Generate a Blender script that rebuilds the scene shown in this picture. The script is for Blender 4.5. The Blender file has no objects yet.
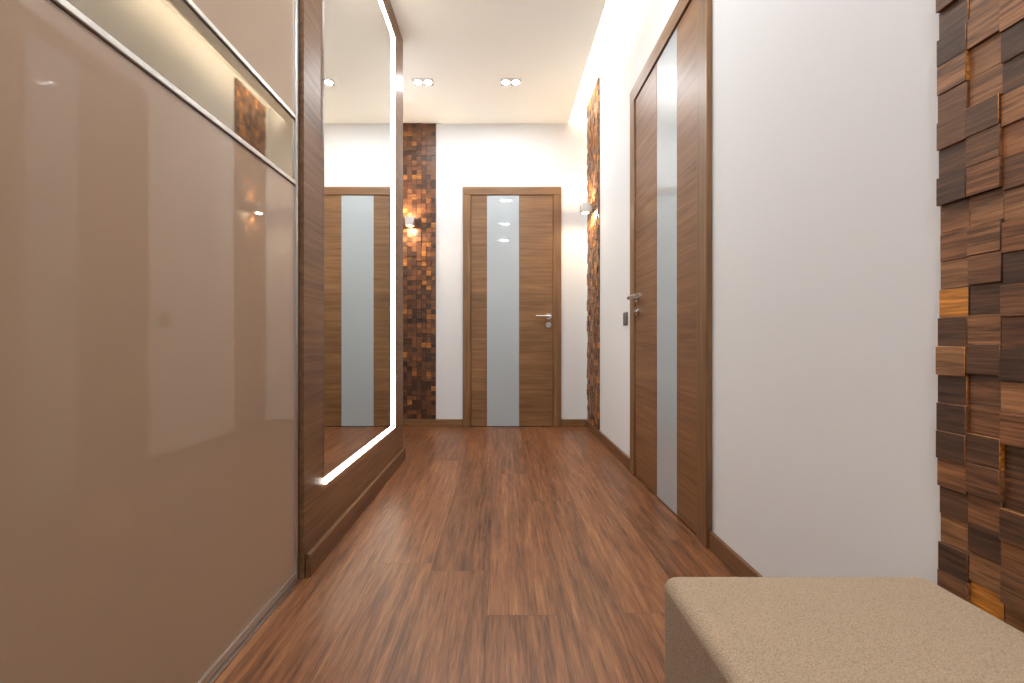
import bpy, bmesh, random, math
from mathutils import Vector, Matrix
random.seed(11)
S=bpy.context.scene
S.view_settings.view_transform='Standard'
S.view_settings.look='None'
S.view_settings.exposure=0.18

def lin(c):
    return tuple(((v/255)/12.92 if v/255<=0.04045 else ((v/255+0.055)/1.055)**2.4) for v in c)+(1,)

# ------------------------------------------------------------ materials
def newmat(name):
    m=bpy.data.materials.new(name); m.use_nodes=True
    nt=m.node_tree; b=nt.nodes['Principled BSDF']
    return m,nt,b
def plain(name,rgb,rough=0.5,metal=0,coat=0,coatr=0.03,bump=0,bscale=300,spec=0.5,var=0.0):
    m,nt,b=newmat(name)
    b.inputs['Base Color'].default_value=lin(rgb)
    b.inputs['Roughness'].default_value=rough
    b.inputs['Metallic'].default_value=metal
    b.inputs['Coat Weight'].default_value=coat
    b.inputs['Coat Roughness'].default_value=coatr
    b.inputs['Specular IOR Level'].default_value=spec
    if bump or var:
        g=nt.nodes.new('ShaderNodeNewGeometry')
        n=nt.nodes.new('ShaderNodeTexNoise'); n.inputs['Scale'].default_value=bscale; n.inputs['Detail'].default_value=4
        nt.links.new(g.outputs['Position'],n.inputs['Vector'])
        if bump:
            bp=nt.nodes.new('ShaderNodeBump'); bp.inputs['Strength'].default_value=bump; bp.inputs['Distance'].default_value=0.002
            nt.links.new(n.outputs['Fac'],bp.inputs['Height']); nt.links.new(bp.outputs['Normal'],b.inputs['Normal'])
    return m
def emis(name,rgb,st):
    m,nt,b=newmat(name)
    b.inputs['Base Color'].default_value=lin(rgb)
    b.inputs['Emission Color'].default_value=lin(rgb); b.inputs['Emission Strength'].default_value=st
    return m
def wood(name,dark,mid,light,axis='Z',cross=55,along=2.2,rough=0.42,island=False,contrast=1.0):
    m,nt,b=newmat(name); N=nt.nodes; L=nt.links
    g=N.new('ShaderNodeNewGeometry')
    mp=N.new('ShaderNodeMapping'); L.new(g.outputs['Position'],mp.inputs['Vector'])
    sc=[cross]*3; sc['XYZ'.index(axis)]=along; mp.inputs['Scale'].default_value=sc
    if island:
        cmb=N.new('ShaderNodeMath'); cmb.operation='MULTIPLY'; cmb.inputs[1].default_value=57
        L.new(g.outputs['Random Per Island'],cmb.inputs[0]); L.new(cmb.outputs[0],mp.inputs['Location'])
    n=N.new('ShaderNodeTexNoise'); n.inputs['Scale'].default_value=1; n.inputs['Detail'].default_value=7; n.inputs['Roughness'].default_value=0.62; n.inputs['Distortion'].default_value=0.5
    L.new(mp.outputs[0],n.inputs['Vector'])
    mp2=N.new('ShaderNodeMapping'); L.new(g.outputs['Position'],mp2.inputs['Vector'])
    sc2=[cross*0.2]*3; sc2['XYZ'.index(axis)]=along*0.5; mp2.inputs['Scale'].default_value=sc2
    n2=N.new('ShaderNodeTexNoise'); n2.inputs['Scale'].default_value=1; n2.inputs['Detail'].default_value=3
    L.new(mp2.outputs[0],n2.inputs['Vector'])
    a=N.new('ShaderNodeMath'); a.operation='MULTIPLY_ADD'; a.inputs[1].default_value=0.3
    L.new(n2.outputs['Fac'],a.inputs[0])
    a2=N.new('ShaderNodeMath'); a2.operation='MULTIPLY'; a2.inputs[1].default_value=0.7
    L.new(n.outputs['Fac'],a2.inputs[0]); L.new(a2.outputs[0],a.inputs[2])
    r=N.new('ShaderNodeValToRGB'); e=r.color_ramp.elements
    w=0.17/contrast
    e[0].position=0.5-w; e[0].color=lin(dark); e[1].position=0.5+w; e[1].color=lin(light)
    x=e.new(0.5); x.color=lin(mid)
    L.new(a.outputs[0],r.inputs[0]); out=r.outputs[0]
    if island:
        r2=N.new('ShaderNodeValToRGB'); r2.color_ramp.interpolation='CONSTANT'; e=r2.color_ramp.elements
        pal=island
        e[0].position=0; e[0].color=lin(pal[0][1]); e[1].position=pal[1][0]; e[1].color=lin(pal[1][1])
        for p,c in pal[2:]:
            q=e.new(p); q.color=lin(c)
        L.new(g.outputs['Random Per Island'],r2.inputs[0])
        mx=N.new('ShaderNodeMix'); mx.data_type='RGBA'; mx.blend_type='MULTIPLY'; mx.inputs[0].default_value=1
        L.new(r2.outputs[0],mx.inputs[6]); L.new(out,mx.inputs[7]); out=mx.outputs[2]
    L.new(out,b.inputs['Base Color'])
    b.inputs['Roughness'].default_value=rough
    bp=N.new('ShaderNodeBump'); bp.inputs['Strength'].default_value=0.15; bp.inputs['Distance'].default_value=0.001
    L.new(n.outputs['Fac'],bp.inputs['Height']); L.new(bp.outputs['Normal'],b.inputs['Normal'])
    return m

M={}
M['wall']=plain('white_paint',(221,222,224),0.85,bump=0.04,bscale=180)
M['ceil']=plain('ceiling_paint',(244,243,239),0.9)
M['doorY']=wood('walnut_veneer_y',(90,58,34),(122,83,52),(146,106,69),'Y')
M['doorX']=wood('walnut_veneer_x',(92,63,36),(124,88,54),(148,110,71),'X')
M['doorZ']=wood('walnut_veneer_z',(94,64,37),(122,87,54),(144,107,70),'Z')
M['panel']=wood('walnut_panel',(86,58,38),(117,83,56),(141,104,72),'Y')
M['base']=wood('walnut_skirting',(84,55,34),(110,75,48),(130,93,60),'Y')
M['glass']=plain('frosted_glass',(168,178,184),0.35,coat=1,coatr=0.02)
M['lacquer']=plain('beige_lacquered_glass',(166,140,117),0.6,coat=1,coatr=0.006,spec=0.3)
M['strip']=plain('bronze_mirror_glass',(156,144,128),0.03,metal=0.8)
M['alu']=plain('brushed_aluminium',(215,214,212),0.35,metal=1)
M['chrome']=plain('satin_chrome',(215,212,208),0.18,metal=1)
M['black']=plain('dark_gap',(22,18,15),0.7)
M['mirror']=plain('mirror_silver',(242,244,242),0.0,metal=1)
M['led']=emis('led_diffuser',(255,247,232),8)
M['cove']=emis('cove_led',(255,246,226),28)
M['lens']=emis('lamp_lens',(255,250,240),16)
M['warm']=emis('warm_lens',(255,205,140),14)
M['white']=plain('white_enamel',(238,237,235),0.4)
M['grey']=plain('switch_grey',(120,116,112),0.35,metal=0.4)
M['carcass']=plain('carcass_board',(150,118,95),0.6)
pal_near=[(0,(140,96,64)),(0.13,(166,118,78)),(0.28,(108,74,50)),(0.40,(184,130,86)),(0.54,(148,100,64)),(0.66,(92,62,44)),(0.76,(164,110,70)),(0.86,(124,82,54)),(0.93,(240,160,64))]
M['tileY']=wood('wood_blocks_near',(130,122,115),(205,200,195),(255,253,250),'Y',cross=190,along=9,rough=0.5,island=pal_near,contrast=1.4)
pal_far=[(0,(118,76,48)),(0.2,(152,98,58)),(0.36,(88,56,38)),(0.5,(136,86,52)),(0.64,(100,64,42)),(0.78,(74,48,34)),(0.86,(206,136,66)),(0.93,(120,80,50))]
M['tileX']=wood('wood_blocks_far',(140,135,130),(205,202,198),(255,252,248),'X',cross=120,along=10,rough=0.4,island=pal_far,contrast=1.2)

# floor
def floor_mat():
    m,nt,b=newmat('walnut_plank_floor'); N=nt.nodes; L=nt.links
    g=N.new('ShaderNodeNewGeometry'); sp=N.new('ShaderNodeSeparateXYZ'); L.new(g.outputs['Position'],sp.inputs[0])
    def mth(op,a,b2=None,v=None):
        q=N.new('ShaderNodeMath'); q.operation=op; L.new(a,q.inputs[0])
        if b2 is not None: L.new(b2,q.inputs[1])
        elif v is not None: q.inputs[1].default_value=v
        return q.outputs[0]
    PW=0.19; PL=1.28
    xs=mth('ADD',sp.outputs['X'],v=10.06+0.045); ys=mth('ADD',sp.outputs['Y'],v=9.79)
    row=mth('FLOOR',mth('DIVIDE',xs,v=PW))
    wn=N.new('ShaderNodeTexWhiteNoise'); wn.noise_dimensions='1D'; L.new(row,wn.inputs['W'])
    yo=mth('ADD',ys,mth('MULTIPLY',wn.outputs['Value'],v=PL))
    cb=N.new('ShaderNodeCombineXYZ'); L.new(yo,cb.inputs['X']); L.new(xs,cb.inputs['Y'])
    k=N.new('ShaderNodeTexBrick'); k.offset=0; k.squash=1
    k.inputs['Scale'].default_value=1; k.inputs['Brick Width'].default_value=PL; k.inputs['Row Height'].default_value=PW
    k.inputs['Mortar Size'].default_value=0.0009; k.inputs['Mortar Smooth'].default_value=0.1
    k.inputs['Color1'].default_value=(0,0,0,1); k.inputs['Color2'].default_value=(1,1,1,1); k.inputs['Mortar'].default_value=(.5,.5,.5,1)
    L.new(cb.outputs[0],k.inputs['Vector'])
    # random value per plank for the grain offset
    col=mth('FLOOR',mth('DIVIDE',yo,v=PL))
    wn2=N.new('ShaderNodeTexWhiteNoise'); wn2.noise_dimensions='2D'
    cb2=N.new('ShaderNodeCombineXYZ'); L.new(row,cb2.inputs['X']); L.new(col,cb2.inputs['Y']); L.new(cb2.outputs[0],wn2.inputs['Vector'])
    sc=N.new('ShaderNodeVectorMath'); sc.operation='SCALE'; sc.inputs['Scale'].default_value=13
    L.new(wn2.outputs['Color'],sc.inputs[0])
    ad=N.new('ShaderNodeVectorMath'); L.new(g.outputs['Position'],ad.inputs[0]); L.new(sc.outputs[0],ad.inputs[1])
    def nz(s,det,dist,ro=0.6):
        mp=N.new('ShaderNodeMapping'); mp.inputs['Scale'].default_value=s; L.new(ad.outputs[0],mp.inputs['Vector'])
        n=N.new('ShaderNodeTexNoise'); n.inputs['Scale'].default_value=1; n.inputs['Detail'].default_value=det; n.inputs['Distortion'].default_value=dist; n.inputs['Roughness'].default_value=ro
        L.new(mp.outputs[0],n.inputs['Vector']); return n
    n1=nz((80,3.8,1),10,0.35,0.68); n2=nz((26,1.5,1),5,0.6); n3=nz((320,12,1),4,0,0.7)
    def ma(a,k1,b2=None):
        q=N.new('ShaderNodeMath'); q.operation='MULTIPLY_ADD'; q.inputs[1].default_value=k1; L.new(a,q.inputs[0])
        if b2 is None: q.inputs[2].default_value=0
        else: L.new(b2,q.inputs[2])
        return q.outputs[0]
    v=ma(n1.outputs['Fac'],0.44); v=ma(n2.outputs['Fac'],0.22,v); v=ma(n3.outputs['Fac'],0.29,v); v=ma(wn2.outputs['Value'],0.05,v)
    r=N.new('ShaderNodeValToRGB'); e=r.color_ramp.elements
    e[0].position=0.36; e[0].color=lin((56,34,21)); e[1].position=0.63; e[1].color=lin((164,114,74))
    for p,c in ((0.43,(88,54,33)),(0.50,(119,75,46)),(0.56,(139,92,58))):
        q=e.new(p); q.color=lin(c)
    L.new(v,r.inputs[0])
    mx=N.new('ShaderNodeMix'); mx.data_type='RGBA'; mx.inputs[7].default_value=lin((48,29,18))
    L.new(mth('MULTIPLY',k.outputs['Fac'],v=0.6),mx.inputs[0]); L.new(r.outputs[0],mx.inputs[6]); L.new(mx.outputs[2],b.inputs['Base Color'])
    b.inputs['Roughness'].default_value=0.38
    bp=N.new('ShaderNodeBump'); bp.inputs['Strength'].default_value=0.2; bp.inputs['Distance'].default_value=0.001
    L.new(n1.outputs['Fac'],bp.inputs['Height']); L.new(bp.outputs['Normal'],b.inputs['Normal'])
    return m
M['floor']=floor_mat()
def fabric_mat():
    m,nt,b=newmat('beige_woven_fabric'); N=nt.nodes; L=nt.links
    g=N.new('ShaderNodeNewGeometry')
    n=N.new('ShaderNodeTexNoise'); n.inputs['Scale'].default_value=600; n.inputs['Detail'].default_value=2; n.inputs['Roughness'].default_value=.6
    L.new(g.outputs['Position'],n.inputs['Vector'])
    v=N.new('ShaderNodeTexVoronoi'); v.inputs['Scale'].default_value=430; L.new(g.outputs['Position'],v.inputs['Vector'])
    vm=N.new('ShaderNodeMath'); vm.operation='MULTIPLY'; vm.inputs[1].default_value=-.55; L.new(v.outputs['Distance'],vm.inputs[0])
    d=N.new('ShaderNodeMath'); d.operation='MULTIPLY_ADD'; d.inputs[1].default_value=1.0; L.new(n.outputs['Fac'],d.inputs[0]); L.new(vm.outputs[0],d.inputs[2])
    d.use_clamp=True
    mx=N.new('ShaderNodeMix'); mx.data_type='RGBA'; mx.inputs[6].default_value=lin((122,104,84)); mx.inputs[7].default_value=lin((198,176,150))
    d2=N.new('ShaderNodeMath'); d2.operation='ADD'; d2.inputs[1].default_value=.24; L.new(d.outputs[0],d2.inputs[0])
    L.new(d2.outputs[0],mx.inputs[0]); L.new(mx.outputs[2],b.inputs['Base Color'])
    b.inputs['Roughness'].default_value=0.95; b.inputs['Sheen Weight'].default_value=0.1; b.inputs['Specular IOR Level'].default_value=0.1
    bp=N.new('ShaderNodeBump'); bp.inputs['Strength'].default_value=0.6; bp.inputs['Distance'].default_value=0.001
    L.new(d.outputs[0],bp.inputs['Height']); L.new(bp.outputs['Normal'],b.inputs['Normal'])
    return m
M['fabric']=fabric_mat()

# ------------------------------------------------------------ mesh builder
class B:
    def __init__(s,name): s.name=name; s.bm=bmesh.new(); s.mats=[]
    def _mi(s,mat):
        if mat not in s.mats: s.mats.append(mat)
        return s.mats.index(mat)
    def _merge(s,t,mat,smooth=False):
        i=s._mi(mat)
        me=bpy.data.meshes.new('t')
        for f in t.faces: f.material_index=i; f.smooth=smooth
        t.to_mesh(me); t.free(); s.bm.from_mesh(me); bpy.data.meshes.remove(me)
    def box(s,a,b,mat,bev=0.0,seg=1,smooth=False):
        t=bmesh.new(); bmesh.ops.create_cube(t,size=1)
        lo=[min(p,q) for p,q in zip(a,b)]; hi=[max(p,q) for p,q in zip(a,b)]
        for v in t.verts:
            v.co=Vector([(lo[i]+hi[i])/2+v.co[i]*(hi[i]-lo[i]) for i in range(3)])
        if bev: bmesh.ops.bevel(t,geom=t.edges[:],offset=bev,segments=seg,profile=0.5,affect='EDGES')
        s._merge(t,mat,smooth); return s
    def cyl(s,p,q,r,mat,r2=None,n=28):
        p=Vector(p);q=Vector(q); d=q-p; t=bmesh.new()
        bmesh.ops.create_cone(t,cap_ends=True,segments=n,radius1=r,radius2=r if r2 is None else r2,depth=d.length)
        R=d.to_track_quat('Z','Y').to_matrix().to_4x4()
        bmesh.ops.transform(t,matrix=Matrix.Translation((p+q)/2)@R,verts=t.verts[:])
        s._merge(t,mat,True); return s
    def done(s,parent=None,angle=40):
        s.bm.verts.ensure_lookup_table()
        lo=[min(v.co[i] for v in s.bm.verts) for i in range(3)]; hi=[max(v.co[i] for v in s.bm.verts) for i in range(3)]
        c=Vector([(lo[i]+hi[i])/2 for i in range(3)]); c.z=lo[2]
        for v in s.bm.verts: v.co-=c
        me=bpy.data.meshes.new(s.name); s.bm.to_mesh(me); s.bm.free()
        for k in s.mats: me.materials.append(M[k])
        o=bpy.data.objects.new(s.name,me); S.collection.objects.link(o); o.location=c
        try:
            me.set_sharp_from_angle(angle=math.radians(angle))
        except Exception: pass
        if parent: 
            o.location=c-parent.location; o.parent=parent
        return o
def empty(name,loc):
    e=bpy.data.objects.new(name,None); S.collection.objects.link(e); e.location=loc; e.empty_display_size=0.1; return e

# ------------------------------------------------------------ dims
XR=0.766; YE=3.868; YB=-1.6; XP=-0.617; ZC=2.663; ZU=2.80; XW=-0.632
# room shell
B('floor').box((-1.5,YB-.1,-.1),(XR+.1,YE+.1,0),'floor').done()
B('wall_right').box((XR,YB-.1,0),(XR+.1,YE+.1,ZU+.1),'wall').done()
B('wall_far').box((-1.5,YE,0),(XR,YE+.1,ZU+.1),'wall').done()
B('wall_back').box((-1.5,YB-.1,0),(XR,YB,ZU+.1),'wall').done()
w=B('wall_left'); w.box((-1.5,YB,0),(-1.4,YE,ZU+.1),'wall'); w.box((-1.4,1.40,0),(-0.66,2.795,ZC),'wall'); w.box((-1.4,2.795,0),(-0.875,YE,ZC),'wall'); w.done()
c=B('ceiling'); c.box((-1.4,YB,ZC),(0.600,YE,ZC+.025),'ceil')
c.box((-1.4,YB,ZU),(XR,YE,ZU+.1),'ceil'); c.done()
B('cove_light_strip').box((0.555,YB+.05,ZC+.026),(0.592,YE-.01,ZC+.040),'cove').done()

# baseboards
b=B('baseboard_right')
for y0,y1 in ((YB,1.584),(2.527,YE)):
    b.box((XR-.014,y0,0),(XR,y1,.065),'base',.003)
b.done()
b=B('baseboard_far'); b.box((-.875,YE-.014,0),(-.327,YE,.065),'doorX',.003); b.box((.538,YE-.014,0),(XR-.016,YE,.065),'doorX',.003); b.done()
B('baseboard_left').box((XP+.001,1.392,0),(XP+.018,2.80,.075),'base',.003).done()

# wood wall panel with mirror
p=B('wood_wall_panel'); p.box((-0.66,1.385,0),(XP,2.80,ZC-.002),'panel'); p.box((-.70,1.374,0),(-.632,1.384,ZC-.002),'black'); p.done()
mr=empty('wall_mirror',(XP,2.0,.25))
B('mirror_glass').box((XP,1.53,.272),(XP+.006,2.485,2.475),'mirror').done(mr)
l=B('led_frame')
l.box((XP,2.486,.25),(XP+.013,2.538,2.50),'led',.002)
l.box((XP,1.53,.250),(XP+.013,2.486,.270),'led',.002)
l.box((XP,1.53,2.477),(XP+.013,2.486,2.50),'led',.002)
l.done(mr)

# wardrobe
wd=empty('sliding_wardrobe',(XW-.3,.2,0))
Y0,Y1=-1.2,1.372
B('carcass').box((-1.39,Y0,.0),(XW-.03,Y1-.002,ZC-.003),'carcass').done(wd)
d=B('sliding_doors')
zs=[(.03,1.228,'lacquer'),(1.246,1.43,'strip'),(1.448,ZC-.03,'lacquer')]
for y0,y1,off in ((Y0,.10,-.0),( .10,Y1-.012,0)):
    for z0,z1,mt in zs:
        d.box((XW-.02,y0+.004,z0),(XW-.003,y1-.001,z1),mt)
d.done(wd)
a=B('aluminium_profiles')
for z0,z1 in ((.012,.030),(1.230,1.244),(1.432,1.446),(ZC-.03,ZC-.005)):
    a.box((XW-.022,Y0,z0),(XW+.002,Y1,z1),'alu',.002)
a.box((XW-.022,Y1-.014,.012),(XW+.004,Y1,ZC-.005),'alu',.002)
a.box((XW-.022,.094,.012),(XW+.004,.106,ZC-.005),'alu',.002)
a.box((XW-.03,Y0,0),(XW+.006,Y1,.010),'alu',.002)
a.done(wd)

# doors
def lever(bd,x,y,z,nrm,along):
    n=Vector(nrm); t=Vector(along); c=Vector((x,y,z))
    bd.cyl(c,c+n*.010,.028,'chrome')
    bd.cyl(c,c+n*.052,.012,'chrome')
    bd.cyl(c+n*.046-t*.012,c+n*.046+t*.115,.0115,'chrome',.010)
    c2=c-Vector((0,0,.075))
    bd.cyl(c2,c2+n*.009,.024,'chrome')
    bd.cyl(c2,c2+n*.022,.008,'chrome')
    bd.box(c2+n*.022-t*.004-Vector((0,0,.012))-n*.001,c2+n*.028+t*.004+Vector((0,0,.012)),'chrome',.001)
d1=empty('door_1',(.105,YE,0))
f=B('door_frame'); x0,x1,zt=-.325,.536,2.10
f.box((x0,YE-.022,0),(x0+.07,YE,zt-.07),'doorZ',.003); f.box((x1-.07,YE-.022,0),(x1,YE,zt-.07),'doorZ',.003)
f.box((x0,YE-.022,zt-.07),(x1,YE,zt),'doorX',.003); f.done(d1)
f=B('door_leaf'); a0,a1=x0+.073,x1-.073; g0,g1=-.114,.167; zl=zt-.073
f.box((a0,YE-.013,.006),(g0-.001,YE,zl),'doorX',.0015); f.box((g1+.001,YE-.013,.006),(a1,YE,zl),'doorX',.0015)
f.box((a0-.003,YE-.004,.0),(a1+.003,YE,zl+.003),'black'); f.done(d1)
B('frosted_glass_inset').box((g0,YE-.012,.006),(g1,YE-.002,zl),'glass').done(d1)
f=B('door_handle'); lever(f,.425,YE-.013,.967,(0,-1,0),(-1,0,0)); f.done(d1)

d2=empty('door_2',(XR,2.05,0))
f=B('door_frame'); y0,y1,zt=1.586,2.525,2.17
f.box((XR-.022,y0,0),(XR,y0+.08,zt-.08),'doorZ',.003); f.box((XR-.022,y1-.08,0),(XR,y1,zt-.08),'doorZ',.003)
f.box((XR-.022,y0,zt-.08),(XR,y1,zt),'doorY',.003); f.done(d2)
f=B('door_leaf'); a0,a1=y0+.083,y1-.083; g0,g1=1.876,2.113; zl=zt-.083
f.box((XR-.013,a0,.006),(XR,g0-.001,zl),'doorY',.0015); f.box((XR-.013,g1+.001,.006),(XR,a1,zl),'doorY',.0015)
f.box((XR-.004,a0-.003,0),(XR,a1+.003,zl+.003),'black'); f.done(d2)
B('frosted_glass_inset').box((XR-.012,g0,.006),(XR-.002,g1,zl),'glass').done(d2)
f=B('door_handle'); lever(f,XR-.013,2.40,.985,(-1,0,0),(0,-1,0)); f.done(d2)

# mosaics
def mosaic(name,plane,u0,u1,z0,z1,face,mat,ts,dmin,dmax):
    m=B(name); n=max(1,round((u1-u0)/ts)); tw=(u1-u0)/n
    for i in range(n):
        z=z0-(random.random()*ts*0.25)
        while z<z1:
            h=ts*random.choice((1,1,1,1,1.02,.98))
            a=max(z,z0); b2=min(z+h,z1); z+=h
            if b2-a<.006: continue
            dd=random.uniform(dmin,dmax); g=.0003
            ua=u0+i*tw+g; ub=u0+(i+1)*tw-g
            if plane=='x': m.box((face-dd,ua,a+g),(face-.001,ub,b2-g),mat,.0006)
            else: m.box((ua,face-dd,a+g),(ub,face-.001,b2-g),mat,.0006)
    return m.done()
mosaic('wood_block_mosaic','x',-.35,.757,.08,ZU-.01,XR,'tileY',.0475,.008,.0175)
mosaic('wood_block_mosaic','x',3.37,3.80,.07,ZU-.03,XR,'tileY',.045,.008,.018)
mosaic('wood_block_mosaic','y',-.855,-.562,.068,ZC-.003,YE,'tileX',.042,.008,.016)

# sconces
def area(name,loc,size,power,col,rot=(0,0,0),parent=None,shape='DISK',sy=None):
    L=bpy.data.lights.new(name,'AREA'); L.shape=shape; L.size=size; L.energy=power; L.color=col
    if sy: L.size_y=sy
    o=bpy.data.objects.new(name,L); S.collection.objects.link(o); o.location=loc; o.rotation_euler=rot
    if parent: o.location=Vector(loc)-parent.location; o.parent=parent
    return o
def sconce(loc,n):
    c=Vector(loc); e=empty('wall_sconce',c); n=Vector(n); h=.037
    b=B('lamp_body'); cc=c+n*.055
    b.box(cc-Vector((h,h,h)),cc+Vector((h,h,h)),'alu' ,.003)
    b.box(c+n*.0-Vector((.02,.02,.02)),c+n*.02+Vector((.02,.02,.02)),'alu')
    b.done(e)
    b=B('lamp_lenses'); b.cyl(cc+Vector((0,0,h)),cc+Vector((0,0,h+.002)),.028,'warm'); b.cyl(cc-Vector((0,0,h)),cc-Vector((0,0,h+.002)),.028,'warm'); b.done(e)
    area('lamp_down',cc-Vector((0,0,h+.004)),.05,2.8,(1,.78,.5),(0,0,0),e)
    area('lamp_up',cc+Vector((0,0,h+.004)),.05,2.4,(1,.78,.5),(math.pi,0,0),e)
sconce((-.775,YE-.018,1.78),(0,-1,0))
sconce((XR-.018,3.58,1.83),(-1,0,0))

# light switch
b=B('light_switch'); b.box((XR-.008,2.63,.845),(XR,2.71,.925),'grey',.002)
b.box((XR-.011,2.637,.852),(XR-.008,2.668,.918),'grey',.001); b.box((XR-.011,2.672,.852),(XR-.008,2.703,.918),'grey',.001); b.done()

# ceiling spotlights
def spot(x,y,pw):
    e=empty('ceiling_spotlight',(x,y,ZC))
    b=B('trim_frame'); W,H=.078,.046; t=.008
    b.box((x-W,y-H,ZC-.006),(x+W,y-H+t,ZC),'white',.001); b.box((x-W,y+H-t,ZC-.006),(x+W,y+H,ZC),'white',.001)
    b.box((x-W,y-H+t,ZC-.006),(x-W+t,y+H-t,ZC),'white',.001); b.box((x+W-t,y-H+t,ZC-.006),(x+W,y+H-t,ZC),'white',.001)
    b.box((x-.004,y-H+t,ZC-.006),(x+.004,y+H-t,ZC),'white'); b.box((x-W+t,y-H+t,ZC-.002),(x+W-t,y+H-t,ZC),'grey'); b.done(e)
    b=B('lamp_lenses')
    for s in (-1,1): b.cyl((x+s*.037,y,ZC-.004),(x+s*.037,y,ZC-.002),.028,'lens')
    b.done(e)
    for s in (-1,1): area('lamp',(x+s*.037,y,ZC-.007),.050,pw,(.95,.978,1),(0,0,0),e)
for x,y,pw in ((.08,3.25,4.2),(-.57,3.25,2.5),(.08,1.75,5.0),(.08,.55,5.6),(.08,-.6,6.5),(-.45,-.6,4)):
    spot(x,y,pw)

# ottoman bench
e=empty('upholstered_bench',(.515,.2,0))
def cushion(name,lo,hi,r,mat,puff):
    t=bmesh.new(); bmesh.ops.create_cube(t,size=1)
    for v in t.verts: v.co=Vector([(lo[i]+hi[i])/2+v.co[i]*(hi[i]-lo[i]) for i in range(3)])
    bmesh.ops.bevel(t,geom=t.edges[:],offset=r,segments=6,profile=0.5,affect='EDGES')
    b=B(name); b._merge(t,mat,True)
    o=b.done(e,angle=180)
    md=o.modifiers.new('wn','WEIGHTED_NORMAL'); md.keep_sharp=False
    return o
cushion('seat_body',(.284,-.62,.05),(.7475,.777,.340),.022,'fabric',0)
b=B('feet')
for x in (.33,.69):
    for y in (-.55,.70): b.cyl((x,y,0),(x,y,.055),.02,'black',.025)
b.done(e)

# world
wl=bpy.data.worlds.new('World'); S.world=wl; wl.use_nodes=True
wl.node_tree.nodes['Background'].inputs[0].default_value=(.8,.85,1,1); wl.node_tree.nodes['Background'].inputs[1].default_value=.3
# camera
cd=bpy.data.cameras.new('camera'); cd.sensor_width=36; cd.lens=15.47; cd.clip_start=.02
cd.shift_x=12/1024
co=bpy.data.objects.new('camera',cd); S.collection.objects.link(co); co.location=(0,0,.747); co.rotation_euler=(math.pi/2,0,0)
S.camera=co
